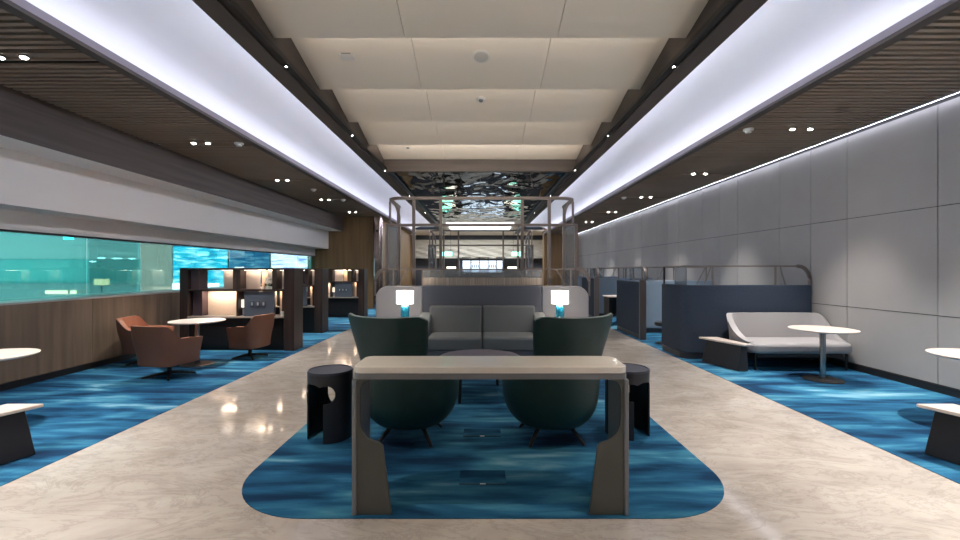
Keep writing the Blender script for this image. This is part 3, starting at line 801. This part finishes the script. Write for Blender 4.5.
def t_partition(loc, label):
    t = thing('booth_partition', label, 'partition', loc, 0, 'navy booth partitions')
    MB().box(0, .10, 0, 1.6, .10, 1.24).build('fabric_panel', m_navy, t, bevel=.02)
    MB().box(.01, .09, .0, 1.58, 0, .10).build('plinth', m_charcoal, t)
    MB().box(.11, 2.14, 1.0, 1.09, .10, 1.24).build('cross_panel', m_navy_lit, t, bevel=.02)
    MB().box(.12, 2.12, 1.01, 1.08, 0, .10).build('cross_plinth', m_charcoal, t)
    MB().box(-.02, .12, -.05, -.004, 0, 1.28).build('end_post', m_bronze, t)
    MB().box(.038, .062, 0, 1.6, 1.546, 1.57).build('side_rail', m_bronze, t)
    for y in (.02, .52, 1.05, 1.58): MB().box(.038, .062, y - .012, y + .012, 1.235, 1.55).build('post', m_bronze, t)
    MB().box(.06, 2.0, 1.038, 1.062, 1.546, 1.57).build('cross_rail', m_bronze, t)
    for x in (.55, 1.2, 1.98): MB().box(x - .012, x + .012, 1.038, 1.062, 1.235, 1.55).build('post', m_bronze, t)
    MB().tube([(.8, 1.05, 1.235), (.95, 1.05, 1.55)], .008, 4).build('brace', m_bronze, t)
    MB().box(.14, .52, 1.046, 1.056, 1.24, 1.545).build('fluted_glass_pane', m_flute, t)
    MB().tube([(.05, -.03, 1.558)] + [(.05, -.03 - .20 * sin(R(a)) , 1.558 - .24 * (1 - cos(R(a)))) for a in (20, 40, 60, 80, 90)] + [(.05, -.23, 1.28)], .02, 4, flat=(.03, .012)).build('end_bow', m_bronze, t, True)
    return t
p2 = t_partition((3.44, 9.25, .007), 'navy fabric partition with bronze end post, second along the grey wall')
dup(p2, (3.40, 12.75, .007), None, 'navy fabric partition, third along the grey wall, before the sofa screen end')
dup(p2, (3.40, 16.25, .007), None, 'navy fabric partition, fourth and farthest along the grey wall')
def desk(loc, label):
    t = thing('booth_desk', label, 'desk', loc, 0, 'desks inside the navy booths')
    MB().box(0, 1.2, 0, .55, .745, .775).build('desk_top', m_tabletop, t, bevel=.005)
    MB().box(.04, .10, .04, .52, 0, .745).build('side_panel', m_black, t)
    MB().box(1.10, 1.16, .04, .52, 0, .745).build('side_panel', m_black, t)
    MB().box(.10, 1.10, .46, .50, .25, .745).build('modesty_panel', m_black, t)
    return t
desk((3.50, 11.75, .007), 'white topped black desk seen between second and third navy partitions')
desk((3.62, 15.3, .007), 'white topped black desk beyond the third navy partition')
t = thing('stool', 'black padded stool on the carpet behind the nearest navy partition', 'stool', (3.75, 8.75, .007))
MB().lathe([(0, .36), (.17, .36), (.19, .39), (.18, .43), (0, .44)], seg=32).build('seat', m_black, t, True)
MB().lathe([(.025, .02), (.025, .36)], seg=12).build('column', m_black, t, True)
MB().lathe([(0, 0), (.17, 0), (.16, .015), (.025, .025)], seg=32).build('foot_disc', m_black, t, True)

# ------------------------------------------------------------------ shelving units on the glazed side
def make_shelf(loc, label):
    t = thing('shelving_unit', label, 'shelving unit', loc, 0, 'dark wood shelving units')
    # local: x 0..2.12, y 0..0.33 (front at 0), z 0..1.53
    Wd, D, H = 2.13, .34, 1.53
    def part(n, mat, *a, **k): return MB().box(*a).build(n, mat, t, **k)
    part('side_post', m_darkwood, 0, .15, 0, D, .0, H - .04)
    part('side_post', m_darkwood, Wd - .20, Wd - .06, 0, D, .0, H - .04)
    part('end_panel', m_darkwood, Wd - .06, Wd, -.03, D + .03, 0, H)
    part('top_board', m_darkwood, 0, Wd - .06, 0, D, H - .04, H)
    x0, x1 = .15, Wd - .20
    part('shelf', m_darkwood, x0, x1, 0, D, 1.10, 1.135)
    part('counter', M('pale counter', (150, 140, 130), .35), x0, x1, -.02, D, .605, .635)
    part('base_cabinet', m_black, x0, x1, .04, D, .08, .605)
    part('plinth', m_black, x0, x1, .06, D, 0, .08)
    X = lambda px: (px - 55) / (640 - 55) * (Wd - .06)      # photo reading of the front
    # upper bay
    part('divider', M('purple lit board', (72, 58, 64), .6), X(105), X(145), .05, D - .02, 1.135, H - .04)  # purple light on the post is put into its board colour
    part('back_panel', m_panelbeige, X(252), X(328), .20, .22, 1.135, H - .04)
    part('divider', m_darkwood, X(330), X(370), .02, D, 1.135, H - .04)
    part('back_panel', m_panelbeige, X(372), X(447), .20, .22, 1.135, H - .04)
    part('back_panel', M('warm lit board', (214, 184, 156), .7), X(450), X(482), .24, .26, 1.135, H - .04)  # warm tint paints in a column of warm light
    part('divider', m_darkwood, X(536), X(560), .02, D, 1.135, H - .04)
    part('back_panel', m_panelbeige, X(562), X(592), .22, .24, 1.135, H - .04)
    # lower bay
    part('divider', M('purple lit board', (72, 58, 64), .6), X(105), X(155), .10, .30, .635, 1.10)
    part('back_panel', m_panelbeige, X(157), X(345), .26, .28, .635, 1.10)
    part('divider', m_darkwood, X(345), X(355), .04, D, .635, 1.10)
    part('back_panel', m_charcoal, X(355), X(388), .28, .30, .635, 1.10)
    pn = part('socket_panel', m_panelgrey, X(388), X(545), .03, .08, .60, 1.095)
    for px in (432, 462, 492):
        s = MB().box(X(px) - .035, X(px) + .035, .012, .03, .815, .915).build('socket', M('slate socket plate', (56, 62, 72), .35), pn, bevel=.004)
        MB().box(X(px) - .016, X(px) + .016, .006, .012, .835, .895).build('socket_insert', M('pale socket insert', (150, 158, 168), .35), pn)
    part('back_panel', M('warm lit board', (214, 184, 156), .7), X(550), X(576), .22, .24, .635, 1.10)
    part('divider', m_darkwood, X(577), X(600), .10, D, .635, 1.10)
    # warm LED strips under shelf and top
    for (pa, pb, z) in ((165, 340, 1.10), (450, 482, H - .04), (550, 574, 1.10), (108, 140, 1.10), (110, 140, H - .04), (500, 530, H - .04)):
        MB().box(X(pa), X(pb), .12, .17, z - .003, z - .001).build('light_strip', m_warmled, t)
    for pa, pb in ((256, 326), (374, 446), (564, 590)): MB().box(X(pa), X(pb), .12, .16, H - .043, H - .041).build('light_strip', emit_mat('added shelf fill', (1.0, .82, .66), 9), t)  # unseen strips added to brighten the upper back panels
    return t
UX = -5.56
sh = make_shelf((UX, 7.96, .007), 'dark wood lit shelving unit nearest, beside the tan tub chairs')
dup(sh, (UX - .30, 10.2, .007), None, 'dark wood lit shelving unit second in the row, behind the nearest one')
dup(sh, (UX - .22, 13.6, .007), None, 'dark wood lit shelving unit third and farthest, before the timber end wall')
XX = lambda px: (px - 55) / 585 * 2.07 + UX
def mini_lamp(loc, label):
    t = thing('shelf_lamp', label, 'lamp', loc, 0, 'small lit lamps on the shelving counters')
    MB().box(-.035, .035, -.035, .035, 0, .15).build('lamp_base', m_steel, t, bevel=.006)
    MB().box(-.048, .048, -.048, .048, .15, .30).build('lamp_shade', M('warm small shade', (240, 224, 200), .8, emit=(1, .88, .72), estr=.5), t, bevel=.006)
    return t
for (yy_, dx, nm) in ((7.96, 0, 'nearest'), (10.2, -.30, 'second'), (13.6, -.22, 'farthest')):
    mini_lamp((XX(371) + dx, yy_ + .17, .644), 'small box lamp with cream shade on the counter of the %s shelving unit' % nm)
t = thing('flower_vase', 'white orchid arrangement in a glass vase on the nearest shelving unit', 'vase', (XX(508), 8.05, 1.144))
MB().shell(lambda u, v: ((.05 + .02 * v) * cos(2 * pi * u), (.05 + .02 * v) * sin(2 * pi * u), .004 + .10 * v), lambda u, v: ((.045 + .02 * v) * cos(2 * pi * u), (.045 + .02 * v) * sin(2 * pi * u), .008 + .096 * v), 24, 4).build('vase_body', m_clear, t, True)
MB().lathe([(0, .001), (.052, .001), (.055, .05), (0, .055)], seg=20).build('pebble_fill', m_petal, t, True)
st = MB()
for k in range(3):
    s = -.06 + .06 * k; st.tube([(0, 0, .05), (s * .4, -.01, .13), (s * .8 + .01, -.02, .19), (s + .03, -.03, .18)], .005, 6)
st.build('stem', m_leaf, t, True)
pt = MB()
for k in range(11):
    a = random.random() * 6.28; cx_, cz_ = random.uniform(-.045, .055), random.uniform(.12, .20)
    for q in range(5):
        b_ = a + q * 1.2566
        pt.add([(cx_, -.02, cz_), (cx_ + .018 * cos(b_ - .45), -.03, cz_ + .018 * sin(b_ - .45)), (cx_ + .03 * cos(b_), -.035, cz_ + .03 * sin(b_)), (cx_ + .018 * cos(b_ + .45), -.03, cz_ + .018 * sin(b_ + .45))], [(0, 1, 2, 3)])
pt.build('blossom', m_petal, t)
for n_, px in (('white votive cup beside the orchid vase, nearer the middle of the shelf', 484), ('white votive cup beside the orchid vase, nearer the end panel', 531)):
    tag(MB().lathe([(.016, 0), (.02, .045), (.016, .047), (.012, .01), (0, .008)], (XX(px), 8.0, 1.144), 20).build('votive_cup', m_petal, None, True), n_, 'cup', 'votive cups on the shelving')
tag(MB().lathe([(0, 0), (.03, 0), (.036, .08), (.03, .085), (.026, .012), (0, .01)], (XX(588), 8.0, .644), 20).build('paper_cup', m_device, None, True), 'white cup on the shelving counter beside the end panel', 'cup')

# metal-clad corner at the end of the timber wall
t = thing('column', 'polished pink-tinted steel column at the corner of the timber end wall', 'column', (-3.93, YL - .14, 0)); t['kind'] = 'structure'
MB().prism(rrect(-.17, .17, -.12, .12, .10, 8), 0, ZS).build('column_cladding', m_pinkmetal, t, True)
tag(MB().lathe([(0, 0), (.05, 0), (.05, .02), (.03, .05), (0, .055)], (0, 0, 0), 20).build('security_camera', m_black, None, True), 'small black dome camera on the pink-tinted steel column', 'camera')
o = bpy.data.objects['security_camera']; o.rotation_euler = (R(90), 0, 0); o.location = (-3.93, YL - .26, CZ + 1.50)

area_lamp('far_hall_fill', (0, 25.8, ZS + .18), (0, 0, 0), 6, .6, 100, (.9, .95, 1))  # unseen area lamp added to brighten the far plaster band
# ------------------------------------------------------------------ far end of the hall
m_disp = emit_mat('cool display light', (.72, .86, 1), 1.1)
for k, (xa, xb) in enumerate(((-1.12, -.62), (-.55, -.05), (.0, .5), (.55, 1.05), (1.1, 1.6))):
    t = thing('display_case', '%s lit display case of bottles in the far wall' % ('first', 'second', 'middle', 'fourth', 'last')[k], 'display case', (0, YF - .16, 1.35), 0, 'lit display cases in the far wall')
    MB().box(xa, xb, 0, .02, .0, .95).build('lit_back', m_disp, t)
    fr = MB(); 
    fr.box(xa - .03, xa, -.12, .03, -.03, .98).box(xb, xb + .03, -.12, .03, -.03, .98).box(xa, xb, -.12, .03, .95, .98).box(xa, xb, -.12, .03, -.03, 0)
    fr.build('case_frame', m_black, t)
    for z in (.3, .62): MB().box(xa, xb, -.10, 0, z, z + .02).build('shelf', m_steel, t)
    sh_ = MB()
    for q in range(4):
        x = lerp(xa + .06, xb - .06, q / 3); sh_.lathe([(.03, 0), (.03, .14), (.012, .18), (.012, .24)], (x, -.06, .32 if k % 2 else .0), 10)
    sh_.build('bottle_row', m_panelgrey, t, True)
m_exit = emit_mat('green exit light', (.25, 1.0, .72), 3.0)
for (px, w_) in ((447, 'glazed side'), (517, 'grey wall side')):
    Yq = 23.0; x = (px - 480) / 430 * Yq
    t = thing('exit_sign', 'green lit exit sign hanging at the far end, %s' % w_, 'exit sign', (x, Yq, 2.25), 0, 'hanging exit signs')
    MB().box(-.30, .30, -.03, .03, -.02, .24).build('housing', m_device, t)
    MB().box(-.27, .27, -.036, -.03, .01, .21).build('lit_face', m_exit, t)
    MB().prism([(.05, .09), (.14, .09), (.14, .05), (.22, .11), (.14, .17), (.14, .13), (.05, .13)], -.042, -.036, 'y').build('arrow', m_device, t)
    for s in (-.2, .2): MB().tube([(s, 0, .24), (s, 0, ZS + .2 - 2.25)], .008, 6).build('hanger', m_black, t)
    tag(MB().box(x - .28, x + .28, Yq + 3.4, Yq + 3.45, 1.55, 1.70).build('sign_panel', emit_mat('warm white sign', (1, .9, .75), 2.0)), 'warm lit strip sign on the dark cabinet beyond the exit sign, %s' % w_, 'sign')
    tag(MB().box(x - .5, x + .5, Yq + 3.45, Yq + 4.2, 0, 2.1).build('cabinet', m_black), 'black tall cabinet under the far exit sign, %s' % w_, 'cabinet')

# ------------------------------------------------------------------ the hall seen through the glazing
XO = -75
struct(MB().box(XO, -6.56, Y0, 60, -.15, -.05).build('floor_outside', M('grey concourse floor', (150, 160, 160), .9, spec=.1)))
struct(MB().box(XO, -6.56, Y0, 60, 2.75, 2.9).build('ceiling_outside', M('grey teal concourse ceiling', (196, 206, 204), .8)))
struct(MB().box(XO, -6.56, 50, 50.3, -.05, 2.75).build('wall_outside', M('teal concourse wall', (120, 200, 198), .6)))
struct(MB().box(XO - .3, XO, Y0, 60, -.05, 2.9).build('wall_outside_far', M('teal concourse wall', (120, 200, 198), .6)))
m_oval = emit_mat('concourse lamp', (.95, 1, .98), 4)
for k, (px, py, wpx) in enumerate(((93, 261.5, 6), (101.5, 258, 7), (117, 258.5, 9), (132, 258.7, 7), (153, 254.2, 8), (168, 255.3, 8))):
    Yq = 32.0; x = (px - 480) / 430 * Yq; z = CZ + (270 - py) / 430 * Yq; r = wpx / 2 / 430 * Yq
    o = MB().lathe([(0, -.06), (r * .6, -.045), (r, 0), (r * .6, .045), (0, .06)], seg=24).build('ceiling_lamp', m_oval, None, True); o.location = (x, Yq, z)
    t2 = tag(o, 'oval white ceiling lamp seen through the glazing, %s of six' % ('first', 'second', 'third', 'fourth', 'fifth', 'sixth')[k], 'ceiling lamp', 'oval lamps seen through the glazing')
area_lamp('concourse_up_fill', (-40, 28, .2), (R(180), 0, 0), 60, 60, 4600, (.9, 1, .97))  # unseen lamp added to brighten the concourse ceiling
area_lamp('concourse_down_fill', (-40, 28, 2.7), (0, 0, 0), 60, 60, 4600, (.9, 1, .97))  # unseen lamp added to brighten the concourse from above
Yq = 20.0
def at(px, py, Y): return ((px - 480) / 430 * Y, CZ + (270 - py) / 430 * Y)
def screen_mat(name, c0, c1, c2, stren):
    m = bpy.data.materials.new(name); m.use_nodes = True; nt = m.node_tree; nt.nodes.remove(nt.nodes['Principled BSDF'])
    e = nt.nodes.new('ShaderNodeEmission'); e.inputs[1].default_value = stren
    tc = nt.nodes.new('ShaderNodeTexCoord'); mp = nt.nodes.new('ShaderNodeMapping'); mp.inputs['Scale'].default_value = (.9, 1, 6); nt.links.new(tc.outputs['Object'], mp.inputs[0])
    n = nt.nodes.new('ShaderNodeTexNoise'); n.inputs['Scale'].default_value = 1.3; n.inputs['Detail'].default_value = 3; nt.links.new(mp.outputs[0], n.inputs[0])
    cr = nt.nodes.new('ShaderNodeValToRGB'); ramp(cr, [(.35, c0), (.5, c1), (.65, c2)]); nt.links.new(n.outputs[0], cr.inputs[0])
    nt.links.new(cr.outputs[0], e.inputs[0]); nt.links.new(e.outputs[0], nt.nodes['Material Output'].inputs[0]); return m
for lab, pa, pb, ya, yb, mt in (('bright cyan video screen seen through the glazing', 173, 228, 246, 292, screen_mat('cyan screen', (20, 150, 190), (40, 200, 225), (190, 250, 255), 2.0)),
                               ('blue video screen seen through the glazing beside the cyan one', 229, 270, 246, 292, screen_mat('blue screen', (30, 110, 160), (60, 150, 195), (150, 215, 235), 1.0)),
                               ('white and blue video screen seen through the glazing above the shelving end', 271, 308, 246, 272, screen_mat('white screen', (90, 130, 220), (225, 238, 255), (255, 255, 255), 2.6))):
    xa, za = at(pa, ya, Yq); xb, zb = at(pb, yb, Yq)
    t = thing('video_screen', lab, 'screen', ((xa + xb) / 2, Yq, zb), 0, 'video screens beyond the glazing')
    w = (xb - xa) / 2 - .02; h = za - zb
    MB().box(-w, w, 0, .03, 0, h).build('display', mt, t)
    MB().box(-w - .01, w + .01, .03, .12, -.02, h + .02).build('housing', m_black, t)
    if pa == 173: MB().box(-w, w * .7, -.05, -.002, .12, .42).build('light_bar', emit_mat('white light bar', (.9, 1, 1), 3), t)
    MB().box(-.1, .1, .04, .11, -.05 - zb, -.02).build('support', m_black, t)
xa, _ = at(141, 0, Yq); xb, _ = at(172, 0, Yq)
struct(MB().box(xa, xb, Yq, Yq + .4, -.05, 2.75).build('column_outside', M('pale green column', (230, 234, 218), .7)))
Yq = 28.0
x, z = at(102, 282, Yq)
t = thing('floor_lamp', 'warm lit square lamp far beyond the glazing', 'lamp', (x, Yq, -.05))
MB().box(-.27, .27, -.27, .27, z - .2 + .05, z + .2 + .05).build('lamp_shade', emit_mat('far warm shade', (1, .50, .28), 3.2), t)
MB().tube([(0, 0, 0), (0, 0, z - .15)], .03, 8).build('pole', m_black, t)
for k, (pa, pb, ya, yb, l_) in enumerate(((45, 67, 290.5, 294.5, 'long warm lit counter front far beyond the glazing'), (70, 76, 290.5, 294.5, 'short warm lit counter front far beyond the glazing'))):
    xa, za = at(pa, ya, Yq); xb, zb = at(pb, yb, Yq)
    t = thing('counter', l_, 'counter', ((xa + xb) / 2, Yq, -.05), 0, 'lit counters beyond the glazing')
    w = (xb - xa) / 2
    MB().box(-w, w, 0, .05, zb + .05, za + .05).build('lit_front', emit_mat('far warm front', (1, .54, .33), 2.6), t)
    MB().box(-w, w, .05, .7, 0, za + .07).build('counter_body', m_panelbeige, t)
x, z = at(68.5, 238, 12.0)
t = thing('exit_sign', 'small teal lit sign hanging beyond the glazing', 'sign', (x, 12.0, z))
MB().box(-.13, .13, -.02, .02, -.05, .05).build('lit_face', emit_mat('teal sign light', (.2, .95, .95), 2.0), t)
MB().tube([(0, 0, .05), (0, 0, 2.75 - z)], .01, 6).build('hanger', m_black, t)
